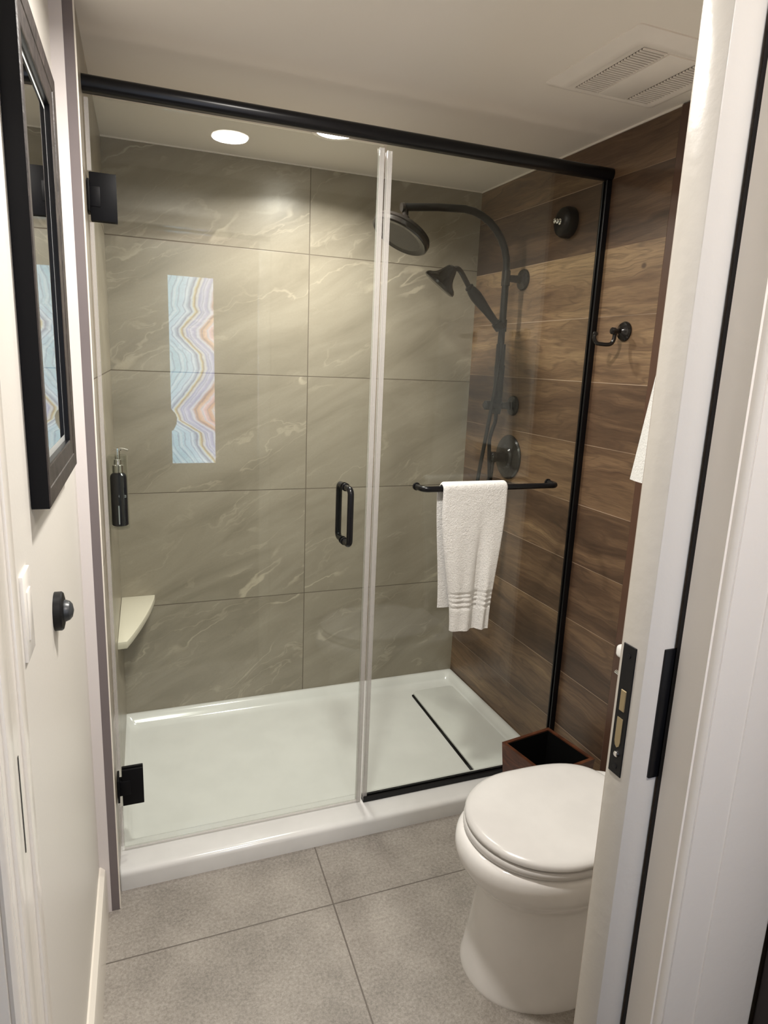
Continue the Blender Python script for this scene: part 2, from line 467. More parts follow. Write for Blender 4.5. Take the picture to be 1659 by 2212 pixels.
struct('trim_12', bm, M['trim_paint'], 'thin glossy light bead along the tile edge', 'trim', sm=True)
# right wall
bm = add_box(nbm(), W, W+0.2, -1.118, 0.02, 0.0, H)
struct('wall_right', bm, M['wood_tile'], 'brown wood-look tiled wall with the shower fittings', 'wall')
bm = add_box(nbm(), W+0.004, W+0.2, Y_BATH-0.02, -1.118, 0.0, H)
struct('wall_right_painted', bm, M['wall'], 'painted wall behind the toilet tank', 'wall')
bm = add_box(nbm(), W-0.006, W+0.01, -1.150, -1.116, 0.0, H-0.002, 0.003)
struct('trim_3', bm, M['wood_trim'], 'dark brown vertical edge trim at the end of the wood-look tiles', 'trim')
# ceiling caulk lines
bm = add_box(nbm(), xl(0)-0.02, W, -0.004, 0.0, H-0.004, H)
struct('trim_4', bm, M['ceiling'])
bm = add_box(nbm(), W-0.004, W, -1.118, 0.0, H-0.005, H)
struct('trim_5', bm, M['ceiling'])
# baseboard on the left wall
bm = nbm()
b = bmesh.new()
def bb_section(y):
    xb = xw(y)
    return [(xb-0.002, y, 0.0), (xb+0.018, y, 0.0), (xb+0.018, y, 0.125), (xb+0.014, y, 0.140), (xb+0.004, y, 0.150), (xb-0.002, y, 0.150)]
add_loft(bm, [bb_section(-2.03), bb_section(-0.9955)])
struct('baseboard_left', bm, M['trim_paint'], 'tall white baseboard below the framed mirror', 'baseboard', sm=True)

# ------------------------------------------------------------------ partition with the pocket door
HD = 2.045
bm = add_box(nbm(), X_JAMB_R, 2.0, Y_HALL, -2.134, 0.0, H+0.22)
struct('wall_front_hall_side', bm, M['hall_wall'], 'outer skin of the pocket door wall', 'wall')
bm = add_box(nbm(), X_JAMB_R, W+0.2, -2.066, Y_BATH, 0.0, H)
struct('wall_front_bath_side', bm, M['bath_inner'], 'inner skin of the pocket door wall', 'wall')
bm = add_box(nbm(), -1.3, X_JAMB_L-0.012, Y_HALL, Y_BATH, 0.0, H+0.22)
struct('wall_front_left', bm, M['hall_wall'], 'wall on the latch side of the doorway', 'wall')
bm = add_box(nbm(), X_JAMB_L-0.012, X_JAMB_R, Y_HALL, Y_BATH, HD+0.012, H+0.22)
struct('wall_front_above', bm, M['hall_wall'], 'wall above the doorway', 'wall')
# head jamb: two strips with the track slot between
bm = nbm()
add_box(bm, X_JAMB_L, X_JAMB_R, Y_HALL, -2.132, HD, HD+0.012, 0.002)
add_box(bm, X_JAMB_L, X_JAMB_R, -2.068, Y_BATH, HD, HD+0.012, 0.002)
struct('trim_6', bm, M['trim_paint'], 'white head jamb above the doorway', 'trim')
# left jamb with stops
bm = nbm()
add_box(bm, X_JAMB_L-0.012, X_JAMB_L, Y_HALL, Y_BATH, 0.0, HD)
add_box(bm, X_JAMB_L-0.001, X_JAMB_L+0.003, -2.160, -2.130, 0.0, HD, 0.0015)
add_box(bm, X_JAMB_L-0.001, X_JAMB_L+0.003, -2.074, -2.045, 0.0, HD, 0.0015)
struct('trim_7', bm, M['trim_paint'], 'cream latch side jamb with a thin strike slot', 'trim', sm=True)
bm = add_box(nbm(), X_JAMB_L-0.001, X_JAMB_L+0.0006, -2.102, -2.099, 1.066, 1.166)
t = obj('strike_plate', bm, M['black'], sm=False)
tag(t, 'thin black strike plate edge in the cream door jamb', 'strike plate')
# left hall casing
def casing_profile(x_in, sgn, yw):
    """profile points (x, y) from the opening outward; sgn +1 goes to +x"""
    P = [(0.000, 0.0), (0.000, -0.0045), (0.0012, -0.0085), (0.0040, -0.0115), (0.0068, -0.0105), (0.0082, -0.0085), (0.0088, -0.0100),
         (0.0640, -0.0112), (0.0648, -0.0128), (0.170, -0.0150), (0.1755, -0.0135), (0.177, -0.010), (0.177, 0.0)]
    return [(x_in + sgn*a, yw + b_) for a, b_ in P]
bm = add_prism(nbm(), casing_profile(X_JAMB_R+0.0005, 1, Y_HALL), 0.0, HD+0.09)
struct('trim_8', bm, M['trim_paint'], 'wide white moulded casing beside the pocket door', 'trim', sm=True)
bm = add_prism(nbm(), casing_profile(X_JAMB_L-0.0005, -1, Y_HALL), 0.0, HD+0.09)
struct('trim_9', bm, M['trim_paint'], 'cream moulded casing at the left picture edge', 'trim', sm=True)
# right split jamb (hall side) and the dark strip filling the gap beside it
bm = add_box(nbm(), X_JAMB_R-0.003, X_JAMB_R+0.02, Y_HALL-0.0005, -2.135, 0.0, HD)
struct('trim_10', bm, M['trim_paint'], 'cream split jamb beside the pocket door', 'trim')
bm = add_box(nbm(), X_JAMB_R-0.002, X_JAMB_R+0.02, -2.135, -2.1285, 0.0, HD)
struct('trim_11', bm, M['gap_strip'], 'dark strip in the gap between pocket door and jamb', 'trim')
# hall shell
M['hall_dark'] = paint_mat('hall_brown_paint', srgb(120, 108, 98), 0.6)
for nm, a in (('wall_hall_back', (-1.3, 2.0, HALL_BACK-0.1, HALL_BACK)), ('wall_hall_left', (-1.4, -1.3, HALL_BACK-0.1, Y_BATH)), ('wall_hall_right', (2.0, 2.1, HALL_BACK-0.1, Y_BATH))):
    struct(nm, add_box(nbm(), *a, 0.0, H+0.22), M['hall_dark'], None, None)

# the door itself
door = bpy.data.objects.new('door_1', None); col.objects.link(door)
door.location = (1.0, (Y_DOOR_F+Y_DOOR_B)/2, 0.0)
door['kind'] = 'structure'; door['label'] = 'white pocket door slid almost fully into the wall, black lock on its edge'; door['category'] = 'door'
XD = 0.627
bm = add_box(nbm(), XD, 1.38, Y_DOOR_F, Y_DOOR_B, 0.012, 2.035, 0.0025, 2)
d_slab = obj('door_slab', bm, M['door_paint'], door)
# lock faceplate with cut-outs
lp = obj('lock_plate', add_box(nbm(), XD-0.0012, XD+0.002, -2.1068, -2.0832, 1.002, 1.187, 0.0006, 1), M['black_satin'], door, label='black lock faceplate in the door edge')
bm = add_box(nbm(), XD-0.0022, XD+0.001, -2.0995, -2.0895, 1.094, 1.124, 0.0008, 1)
obj('latch_insert', bm, M['brass'], lp, label='brass coloured rectangular latch')
pts = [(-2.0995, 1.084), (-2.0895, 1.084), (-2.0895, 1.050), (-2.091, 1.044), (-2.0945, 1.041), (-2.098, 1.044), (-2.0995, 1.050)]
obj('latch_insert', add_prism(nbm(), pts, XD-0.0022, XD+0.001, axis='x'), M['brass'], lp)
bm = nbm(); add_lathe(bm, [(0, 0.0042), (0.0022, 0.0040), (0.003, 0.003), (0.003, 0)], (XD-0.001, -2.0955, 1.032), (-1, 0, 0), 16)
obj('screw', bm, M['chrome'], lp)
bm = nbm()
for zz in (1.172, 1.013): add_lathe(bm, [(0, 0.0035), (0.0012, 0.0033), (0.0014, 0)], (XD-0.001, -2.095, zz), (-1, 0, 0), 12)
obj('screw', bm, M['black'], lp)
bm = add_box(nbm(), 0.6555, 0.715, Y_DOOR_F-0.0035, Y_DOOR_F+0.001, 1.008, 1.190, 0.0012, 2)
obj('flush_pull', bm, M['black'], door, label='black flush pull plate on the door face')

# ------------------------------------------------------------------ lamps
def downlight(x, y, power, label, color, spread=150):
    t = thing('recessed_downlight', label, 'ceiling light', (x, y, H), 'recessed downlights')
    bm = nbm()
    prof = [(0.0, 0.083), (0.003, 0.082), (0.005, 0.077), (0.0035, 0.064), (-0.0, 0.060), (-0.001, 0.060)]
    add_lathe(bm, prof, (x, y, H), (0, 0, -1), 48)
    obj('trim_ring', bm, M['vent'], t)
    bm = nbm(); add_lathe(bm, [(0, 0.0), (0.0, 0.0605), (0.0005, 0.0605), (0.0005, 0.0)], (x, y, H-0.0032), (0, 0, -1), 48)
    obj('lens', bm, M['lens'], t, label='glowing round lens')
    ld = bpy.data.lights.new('downlight_lamp', 'AREA'); ld.shape = 'DISK'; ld.size = 0.115
    ld.energy = power; ld.color = color; ld.spread = math.radians(spread)
    lo = bpy.data.objects.new('downlight_lamp', ld); col.objects.link(lo)
    lo.location = (0, 0, -0.006); lo.parent = t
    return t
downlight(0.715, -0.430, P_SHOWER, 'glowing recessed downlight above the shower, half hidden behind the black header bar', WARM, 150)
downlight(0.409, -1.460, P_BATH, 'recessed downlight in the ceiling over the toilet area, mirrored in the shower glass', WARM, 170)
# added hall lamp, out of view, brightens the casing and door face
t = thing('hall_fill_lamp', 'added unseen round ceiling lamp outside the bathroom door, brightening door and casing', 'ceiling light', (0.55, -2.98, H+0.2))
bm = nbm(); add_lathe(bm, [(0, 0.15), (0.02, 0.15), (0.022, 0.14)], (0.55, -2.98, H+0.2), (0, 0, -1), 40)
obj('lamp_base', bm, M['vent'], t)
bm = nbm(); add_lathe(bm, [(0.02, 0.138), (0.05, 0.125), (0.07, 0.08), (0.078, 0)], (0.55, -2.98, H+0.2), (0, 0, -1), 40)
obj('diffuser', bm, emit_mat('hall_fill_glow', (1.0, 0.94, 0.88), P_HALL_FILL*0.9), t)

# ------------------------------------------------------------------ backlit agate panel outside (its image hangs in the shower glass)
PX0, PX1, PZ0, PZ1, PY = 0.308, 0.562, 0.885, 1.970, -3.150
def agate_mat():
    t = NT('backlit_agate')
    x, y, z = t.pos()
    u = t.math('DIVIDE', t.math('SUBTRACT', x, PX0), PX1-PX0)
    v = t.math('DIVIDE', t.math('SUBTRACT', PZ1, z), PZ1-PZ0)   # 0 at the top
    nz = t.math('SUBTRACT', t.noise(t.vec(t.math('MULTIPLY', u, 1.2), t.math('MULTIPLY', v, 5.0), 0.0), 3.0, 5, 0.6), 0.5)
    fc = t.n('ShaderNodeFloatCurve', {1: v}); cv = fc.mapping.curves[0]
    path = [(0.0, 0.72), (0.06, 0.62), (0.15, 0.56), (0.18, 0.62), (0.27, 0.28), (0.31, 0.31), (0.40, 0.70), (0.48, 0.76), (0.53, 0.66),
            (0.60, 0.45), (0.70, 0.10), (0.76, 0.20), (0.83, 0.66), (0.90, 0.68), (1.0, 0.99)]
    cv.points[0].location = path[0]; cv.points[1].location = path[-1]
    for p in path[1:-1]: cv.points.new(*p)
    for q in cv.points: q.handle_type = 'VECTOR'
    fc.mapping.update()
    h = t.math('SUBTRACT', u, fc.outputs[0])
    h = t.math('ADD', h, t.math('MULTIPLY', nz, 0.11))
    hh = t.math('ADD', t.math('MULTIPLY', h, 0.5), 0.5)
    c = t.ramp(hh, [(0.0, (0.30, 0.55, 0.70)), (0.28, (0.36, 0.62, 0.80)), (0.40, (0.50, 0.70, 0.90)), (0.45, (0.20, 0.28, 0.46)), (0.47, (0.60, 0.72, 0.86)),
                    (0.490, (0.62, 0.56, 0.34)), (0.503, (0.30, 0.19, 0.10)), (0.520, (0.70, 0.64, 0.52)), (0.55, (0.28, 0.32, 0.62)),
                    (0.59, (0.66, 0.70, 0.90)), (0.635, (0.34, 0.36, 0.66)), (0.68, (0.62, 0.62, 0.80)), (0.715, (0.46, 0.19, 0.10)), (0.76, (0.74, 0.46, 0.36)), (0.81, (0.80, 0.54, 0.64)), (0.87, (0.60, 0.26, 0.16)), (1.0, (0.86, 0.72, 0.70))])
    bands = t.math('SINE', t.math('MULTIPLY', t.math('ADD', h, t.math('MULTIPLY', nz, 0.05)), 46.0))
    c = t.mix(t.smooth(bands, 0.70, 1.0, 0.0, 0.55), c, (0.12, 0.17, 0.38))
    bands2 = t.math('SINE', t.math('MULTIPLY', h, 24.0))
    c = t.mix(t.smooth(bands2, 0.6, 1.0, 0.0, 0.4), c, (0.78, 0.86, 0.95))
    e = t.n('ShaderNodeEmission', {0: c, 1: E_PANEL})
    t.t.links.new(e.outputs[0], t.out.inputs[0])
    return t.m
t = thing('backlit_panel', 'tall glowing blue and peach agate patterned panel mirrored in the shower glass', 'backlit panel', ((PX0+PX1)/2, HALL_BACK, PZ0))
nw = 0.040
hz = PZ1-PZ0
pts = [(PX0, PZ0), (PX1, PZ0), (PX1, PZ1), (PX0, PZ1), (PX0, PZ1-hz*0.700), (PX0+nw*0.55, PZ1-hz*0.722), (PX0+nw*0.8, PZ1-hz*0.745),
       (PX0+nw*0.72, PZ1-hz*0.780), (PX0+nw*0.35, PZ1-hz*0.810), (PX0, PZ1-hz*0.822)]
obj('glow_face', add_prism(nbm(), pts, PY-0.004, PY, axis='y'), agate_mat(), t, sm=False)
obj('back_box', add_box(nbm(), PX0+0.04, PX1-0.02, HALL_BACK, PY-0.004, PZ0+0.03, PZ1-0.03), M['black'], t, sm=False)
# dark wardrobe in the hall, beyond the casing
bm = add_box(nbm(), 0.90, 1.9, -2.42, Y_HALL-0.002, 0.0, 0.95, 0.004)
# ------------------------------------------------------------------ shower pan
t = thing('shower_pan', 'white acrylic shower pan with raised curb behind the glass', 'shower pan', (W/2, -0.45, 0))
def pan_ring(x0, x1, y0, y1, z, r, n=6):
    P = []
    for cx, cy, a0 in ((x1-r, y1-r, 0), (x0+r, y1-r, 90), (x0+r, y0+r, 180), (x1-r, y0+r, 270)):
        for k in range(n+1):
            a = math.radians(a0 + 90*k/n); P.append((cx+r*math.cos(a), cy+r*math.sin(a), z))
    return P
XA, XB = -0.030, W-0.001
bm = nbm()
R = [pan_ring(XA, XB, -0.926, -0.001, 0.0, 0.004), pan_ring(XA, XB, -0.926, -0.001, 0.044, 0.004),
     pan_ring(XA, XB, -0.9245, -0.001, 0.051, 0.005), pan_ring(XA, XB, -0.921, -0.001, 0.0565, 0.006), pan_ring(XA, XB, -0.914, -0.001, 0.0605, 0.007),
     pan_ring(XA, XB, -0.904, -0.001, 0.0625, 0.008), pan_ring(XA+0.004, XB-0.004, -0.866, -0.006, 0.066, 0.010),
     pan_ring(XA+0.016, XB-0.016, -0.800, -0.018, 0.066, 0.014), pan_ring(XA+0.026, XB-0.026, -0.790, -0.028, 0.062, 0.020),
     pan_ring(XA+0.036, XB-0.036, -0.781, -0.040, 0.040, 0.028), pan_ring(XA+0.046, XB-0.046, -0.772, -0.052, 0.030, 0.030),
     pan_ring(XA+0.075, XB-0.075, -0.745, -0.080, 0.026, 0.030)]
add_loft(bm, R)
obj('basin', bm, M['pan'], t, angle=50)
bm = add_prism(nbm(), [(1.222, -0.762), (1.440, -0.762), (1.447, -0.755), (1.447, -0.135), (1.438, -0.122), (1.262, -0.122), (1.240, -0.140)], 0.027, 0.041, 0.0012)
obj('drain_cover', bm, M['pan_floor'], t, label='flat white drain cover')
bm = add_prism(nbm(), [(1.2135, -0.765), (1.2225, -0.765), (1.2405, -0.142), (1.2325, -0.142)], 0.0262, 0.0335)
obj('drain_slot', bm, M['dark_void'], t, sm=False, label='long dark slot beside the drain cover')

# ------------------------------------------------------------------ shower header, door and fixed panel
HZ0, HZ1 = 2.120, 2.155
bm = nbm()
prof = [(-0.856, 0.010), (-0.858, 0.016), (-0.858, 0.022), (-0.855, 0.030), (-0.848, 0.035), (-0.826, 0.035), (-0.822, 0.031), (-0.822, 0.004), (-0.826, 0.0), (-0.848, 0.0), (-0.854, 0.004)]
add_loft(bm, [[(x, py, HZ0+pz) for py, pz in prof] for x in (xl(-0.84)-0.001, W-0.001)])
tag(obj('header_bar', bm, M['black'], angle=60), 'long rounded black metal header bar spanning the top of the shower opening', 'header bar')

door_t = thing('hinged_shower_screen', 'clear hinged glass shower door with black hinges and pull handle', 'shower door', (0.35, GY, 0.07))
bm = add_box(nbm(), xl(GY)+0.010, 0.731, GY-0.005, GY+0.005, 0.078, 2.112, 0.0008, 1)
obj('glass_panel', bm, M['glass'], door_t, sm=False)
def seal_bm(xc, z0, z1):
    bm = nbm()
    add_box(bm, xc-0.008, xc-0.0045, GY-0.0085, GY-0.0055, z0, z1, 0.0008, 2); add_box(bm, xc+0.0035, xc+0.0065, GY-0.0085, GY-0.0055, z0, z1, 0.0008, 2); add_box(bm, xc-0.008, xc+0.0065, GY-0.0060, GY-0.0055, z0, z1)
    add_box(bm, xc-0.008, xc+0.008, GY+0.0055, GY+0.0085, z0, z1, 0.0012, 2)
    return bm
obj('edge_seal', seal_bm(0.7255, 0.072, 2.105), M['seal'], door_t, label='clear vinyl edge seal')
bm = nbm(); add_box(bm, xl(GY)+0.012, 0.731, GY-0.0045, GY+0.0045, 0.0685, 0.0765, 0.001, 1)
obj('bottom_sweep', bm, M['seal'], door_t, label='clear vinyl sweep')
bm = nbm()
for z0_, z1_ in ((0.085, 0.222), (0.344, 1.834), (1.949, 2.108)):
    add_box(bm, xl(GY)+0.0025, xl(GY)+0.0125, GY-0.0065, GY-0.0045, z0_, z1_, 0.0006, 1)
    add_box(bm, xl(GY)+0.0025, xl(GY)+0.0045, GY-0.0045, GY+0.0065, z0_, z1_, 0.0006, 1)
obj('edge_seal', bm, M['seal'], door_t)
def hinge(zc, hh, x0, x1, hk):
    bm = nbm()
    add_box(bm, x0, x1, GY-0.0125, GY-0.0052, zc-hh, zc+hh, 0.0012, 2)
    add_box(bm, x0, x1, GY+0.0052, GY+0.0125, zc-hh, zc+hh, 0.0012, 2)
    h = obj('hinge', bm, M['hinge'], door_t, label='black square clamp hinge')
    bm = nbm()
    xw_ = xl(GY)
    add_box(bm, xw_+0.0005, xw_+0.006, GY-0.028, GY+0.028, zc-hk, zc+hk, 0.001, 2)
    obj('wall_plate', bm, M['hinge'], h)
    bm = nbm()
    add_box(bm, xw_+0.004, x0+0.024, GY-0.0145, GY+0.0145, zc-hk*0.66, zc+hk*0.66, 0.003, 2)
    obj('knuckle', bm, M['hinge'], h)
    return h
hinge(1.8915, 0.0545, -0.021, 0.0395, 0.036)
hinge(0.2830, 0.0580, -0.014, 0.0450, 0.036)
def pull(y0, s):
    zt, zb, xx = 1.161, 0.993, 0.6475
    yo = y0 + s*0.052
    rr = 0.016
    P = [(xx, y0, zt)]
    for k in range(7):
        a = math.radians(90*k/6); P.append((xx, yo - s*rr + s*rr*math.sin(a), zt - rr + rr*math.cos(a)))
    for k in range(7):
        a = math.radians(90*k/6); P.append((xx, yo - s*rr + s*rr*math.cos(a), zb + rr - rr*math.sin(a)))
    P.append((xx, y0, zb))
    bm = add_tube(nbm(), P, 0.0095, 20)
    for zz in (zt, zb): add_lathe(bm, [(0, 0.0125), (0.004, 0.0125), (0.005, 0.011)], (xx, y0, zz), (0, s, 0), 24)
    return bm
obj('pull_handle', pull(GY-0.0053, -1), M['black'], door_t, label='black tubular pull handle')
obj('pull_handle', pull(GY+0.0053, 1), M['black'], door_t)

fix_t = thing('fixed_glass_panel', 'clear fixed shower glass panel framed in black with a towel bar', 'glass panel', (1.12, GY, 0.06))
bm = add_box(nbm(), 0.742, W-0.004, GY-0.005, GY+0.005, 0.074, 2.121, 0.0008, 1)
obj('glass_panel', bm, M['glass'], fix_t, sm=False)
obj('edge_seal', seal_bm(0.7485, 0.076, 2.100), M['seal'], fix_t, label='clear vinyl edge seal')
bm = nbm(); add_box(bm, 0.742, W-0.002, GY-0.012, GY-0.0052, 0.0665, 0.086, 0.001, 1); add_box(bm, 0.742, W-0.002, GY+0.0052, GY+0.012, 0.0665, 0.086, 0.001, 1)
add_box(bm, 0.742, W-0.002, GY-0.011, GY+0.011, 0.0665, 0.0735)
obj('bottom_channel', bm, M['black'], fix_t, label='black bottom channel')
bm = nbm(); add_box(bm, W-0.021, W-0.001, GY-0.012, GY-0.0052, 0.087, 2.119, 0.001, 1); add_box(bm, W-0.021, W-0.001, GY+0.0052, GY+0.012, 0.087, 2.119, 0.001, 1)
add_box(bm, W-0.0035, W-0.001, GY-0.011, GY+0.011, 0.087, 2.119)
obj('wall_channel', bm, M['black'], fix_t, label='black vertical wall channel')
# towel bar on the fixed panel
BZ, BY = 1.157, -0.900
bx0, bx1, rr = 0.880, 1.368, 0.022
P = [(bx0, GY-0.0053, BZ)]
for k in range(8):
    a = math.radians(90*k/7); P.append((bx0 + rr - rr*math.cos(a), BY + rr - rr*math.sin(a), BZ))
for k in range(8):
    a = math.radians(90*k/7); P.append((bx1 - rr + rr*math.sin(a), BY + rr - rr*math.cos(a), BZ))
P.append((bx1, GY-0.0053, BZ))
bm = add_tube(nbm(), P, 0.0092, 20)
for xx in (bx0, bx1): add_lathe(bm, [(0, 0.0125), (0.004, 0.0125), (0.005, 0.011)], (xx, GY-0.0053, BZ), (0, -1, 0), 24)
obj('towel_bar', bm, M['black'], fix_t, label='black tubular towel bar')

# ------------------------------------------------------------------ towel on the bar
def cloth(path, halfw, cx, fold, nu=40, thick=0.0075, groove=None):
    """path: list of (y, z, outward normal (y,z), s) along the cloth; builds a closed thick sheet"""
    b = bmesh.new(); F = []; B = []
    for i, (y, z, ny, nz, s) in enumerate(path):
        rf, rb = [], []
        for j in range(nu+1):
            uu = -1 + 2*j/nu
            x = cx(s) + halfw(s)*uu
            o = fold(uu, s)
            g = groove(s) if groove else 0.0
            edge = max(0.0, abs(uu)-0.93)/0.07
            th = (thick - g)*(1-0.75*edge**2)
            rf.append(b.verts.new((x, y + ny*(o+th), z + nz*(o+th))))
            rb.append(b.verts.new((x, y + ny*o, z + nz*o)))
        F.append(rf); B.append(rb)
    n = len(path)
    for i in range(n-1):
        for j in range(nu):
            b.faces.new((F[i][j], F[i][j+1], F[i+1][j+1], F[i+1][j]))
            b.faces.new((B[i][j], B[i+1][j], B[i+1][j+1], B[i][j+1]))
        for j in (0, nu): b.faces.new((F[i][j], F[i+1][j], B[i+1][j], B[i][j]))
    for i in (0, n-1):
        for j in range(nu): b.faces.new((F[i][j], F[i][j+1], B[i][j+1], B[i][j]))
    bm = nbm(); merge(bm, b); return bm
def bar_path(bl, fl, r, step=0.006):
    P = []; s = -bl
    k = int(bl/step)
    for i in range(k): P.append((BY+r, BZ - bl + i*bl/k, 1.0, 0.0, -bl + i*bl/k))
    for i in range(13):
        a = math.pi*i/12; P.append((BY + r*math.cos(a), BZ + r*math.sin(a), math.cos(a), math.sin(a), 0.0))
    k = int(fl/step)
    for i in range(1, k+1): P.append((BY-r, BZ - i*fl/k, -1.0, 0.0, i*fl/k))
    return P
def sstep(a, b, v):
    q = min(1, max(0, (v-a)/(b-a))); return q*q*(3-2*q)
def t_hw(s):
    if s >= 0: return 0.1135 - 0.045*sstep(0.04, 0.46, s)
    return 0.112 - 0.030*sstep(0.0, 0.4, -s)
def t_cx(s):
    if s >= 0: return 1.0540 + 0.004*sstep(0.1, 0.45, s)
    return 1.044 - 0.004*sstep(0.0, 0.4, -s)
def t_fold(u, s):
    a = sstep(0.02, 0.40, abs(s))
    if s >= 0:
        v = 0.015*a*(0.5+0.5*math.cos(2*math.pi*(u*0.72+0.30))) + 0.010*a*math.exp(-((u-0.55)/0.16)**2) - 0.011*a*math.exp(-((u-0.24)/0.10)**2) + 0.004*a*math.sin(u*9+s*7)
        return max(0.0, v+0.004)
    return 0.006*a*(0.5+0.5*math.cos(2*math.pi*u*0.8))
def t_groove(s):
    g = 0.0
    for c_, w_ in ((0.340, 0.0035), (0.353, 0.0035), (0.369, 0.0035), (0.386, 0.0035)): g += 0.0050*math.exp(-((s-c_)/w_)**2)
    return g
bm = cloth(bar_path(0.395, 0.465, 0.0098, 0.0042), t_hw, t_cx, t_fold, 72, 0.0085, t_groove)
tw = tag(obj('hand_towel', bm, M['towel'], angle=80), 'white terry hand towel with ribbed bands, hanging over the black glass-mounted towel bar', 'towel')

# ------------------------------------------------------------------ shower column
CY = -0.378
t = thing('shower_column', 'dark bronze shower column with curved overhead arm and rain head', 'shower fixture', (1.45, CY, 1.33))
CX = 1.4215
P = [(CX+0.003, CY, 1.395), (CX, CY, 1.60), (CX, CY, 1.86)]
for k in range(9):
    a = math.radians(90*k/8); P.append((CX - 0.195 + 0.195*math.cos(a), CY, 1.895 + 0.195*math.sin(a)))
P += [(1.12, CY, 2.0835), (0.984, CY, 2.068)]
bm = add_tube(nbm(), P, 0.0135, 20)
riser = obj('riser_pipe', bm, M['bronze_dull'], t, angle=50)
bm = nbm(); add_lathe(bm, [(-0.002, 0.0155), (0.008, 0.0155), (0.010, 0.013)], (0.980, CY, 2.0676), (1, 0, 0.1), 24)
obj('end_cap', bm, M['bronze'], riser)
bm = nbm()
add_lathe(bm, [(0, 0.0185), (0.09, 0.0185)], (CX+0.002, CY, 1.53), (0, 0, 1), 24)
add_lathe(bm, [(0, 0.019), (0.14, 0.0205)], (CX+0.003, CY, 1.40), (0, 0, 1), 24)
obj('lower_pipe', bm, M['bronze_dull'], riser)
def bracket(z, r):
    bm = nbm()
    add_lathe(bm, [(0, r), (0.004, r), (0.010, r*0.93), (0.014, r*0.70), (0.017, r*0.40), (0.020, 0.0145), (W-CX-0.012, 0.0125)], (W-0.0005, CY-0.004, z), (-1, 0, 0), 40)
    add_lathe(bm, [(-0.028, 0.0165), (0.028, 0.0165)], (CX, CY, z), (0, 0, 1), 24)
    return bm
obj('wall_bracket', bracket(1.865, 0.040), M['bronze'], t)
obj('wall_bracket', bracket(1.3835, 0.040), M['bronze'], t)
bm = nbm(); add_lathe(bm, [(-0.055, 0.012), (-0.050, 0.018), (-0.02, 0.018), (0.0, 0.022), (0.02, 0.018)], (CX, CY, 1.3835), (1, 0, 0), 24)
add_lathe(bm, [(0, 0.021), (0.03, 0.021), (0.06, 0.017)], (CX+0.002, CY, 1.41), (0, 0, -1), 24)
obj('diverter', bm, M['bronze_dull'], t)
# rain head
hn = Vector((-0.4818, -0.0668, -0.8737)).normalized()
hc = Vector((0.985, CY, 1.986))
bm = nbm(); add_lathe(bm, [(-0.026, 0.0), (-0.026, 0.02), (-0.020, 0.06), (-0.013, 0.096), (-0.007, 0.106), (0.003, 0.110), (0.006, 0.107), (0.009, 0.110), (0.020, 0.108), (0.024, 0.102), (0.021, 0.094), (0.018, 0.0)], hc, hn, 56)
rh = obj('rain_head', bm, M['bronze'], t)
bm = nbm(); add_lathe(bm, [(0.0185, 0.0), (0.0185, 0.093), (0.0205, 0.092), (0.0210, 0.0)], hc, hn, 48)
obj('spray_face', bm, M['nozzles'], rh, label='grey nozzle face')
bm = nbm(); add_tube(bm, [(0.9935, CY, 2.062), (0.9935, CY, 2.035), (0.990, CY, 2.02), hc - hn*0.018], 0.0115, 18)
add_lathe(bm, [(-0.017, 0.010), (-0.008, 0.0165), (0.008, 0.0165), (0.017, 0.010)], (0.9925, CY, 2.028), (0, 0, 1), 20)
obj('neck', bm, M['bronze'], rh)

# hand shower with hose
t = thing('hand_shower', 'dark bronze bell shaped hand shower resting in the cradle of the shower column', 'hand shower', (1.40, CY-0.02, 1.66))
hy = CY-0.020
a_ = Vector((1.128, hy, 1.813)); b_ = Vector((1.178, hy, 1.874))
ax = Vector((0.53, -0.29, 0.77)).normalized()
bm = nbm(); add_lathe(bm, [(0.004, 0.0), (0.0, 0.058), (0.004, 0.066), (0.012, 0.066), (0.020, 0.060), (0.028, 0.047), (0.038, 0.037), (0.052, 0.029), (0.064, 0.025), (0.072, 0.022), (0.080, 0.018), (0.086, 0.009), (0.088, 0.0)], a_, ax, 48)
obj('bell_head', bm, M['bronze'], t)
bm = add_tube(nbm(), [(1.168, hy-0.021, 1.862), (1.186, hy-0.020, 1.876), (1.208, hy-0.013, 1.870), (1.236, hy-0.004, 1.842), (1.258, hy, 1.814)], 0.0095, 18, 6)
obj('goose_neck', bm, M['bronze'], t)
h0 = Vector((1.252, hy, 1.822)); h1 = Vector((1.392, hy, 1.686)); L = (h1-h0).length
bm = nbm(); add_lathe(bm, [(0, 0.012), (0.004, 0.017), (0.010, 0.017), (0.012, 0.015), (0.020, 0.0185), (0.045, 0.0225), (0.07, 0.0215), (0.12, 0.0165), (L-0.02, 0.0135), (L-0.016, 0.016), (L, 0.016)], h0, h1-h0, 32)
obj('handle', bm, M['bronze_dull'], t)
P = [(1.392, hy, 1.686), (1.404, hy-0.002, 1.664), (1.409, hy-0.004, 1.620), (1.403, hy-0.006, 1.520), (1.388, hy-0.008, 1.400), (1.368, hy-0.008, 1.250), (1.350, hy-0.008, 1.120), (1.340, hy-0.006, 1.000),
     (1.348, hy, 0.905), (1.372, hy+0.004, 0.880), (1.398, hy+0.008, 0.915), (1.412, hy+0.012, 1.05), (1.404, hy+0.016, 1.19), (1.402, hy+0.018, 1.245), (1.412, hy+0.02, 1.285), (1.4225, hy+0.02, 1.318), (1.4235, hy+0.02, 1.352)]
bm = add_tube(nbm(), P, 0.0078, 14, 8)
obj('hose', bm, M['bronze_dull'], t)
t = thing('hand_shower_cradle', 'dark bronze cradle clamped on the shower column riser', 'cradle', (CX, CY, 1.67))
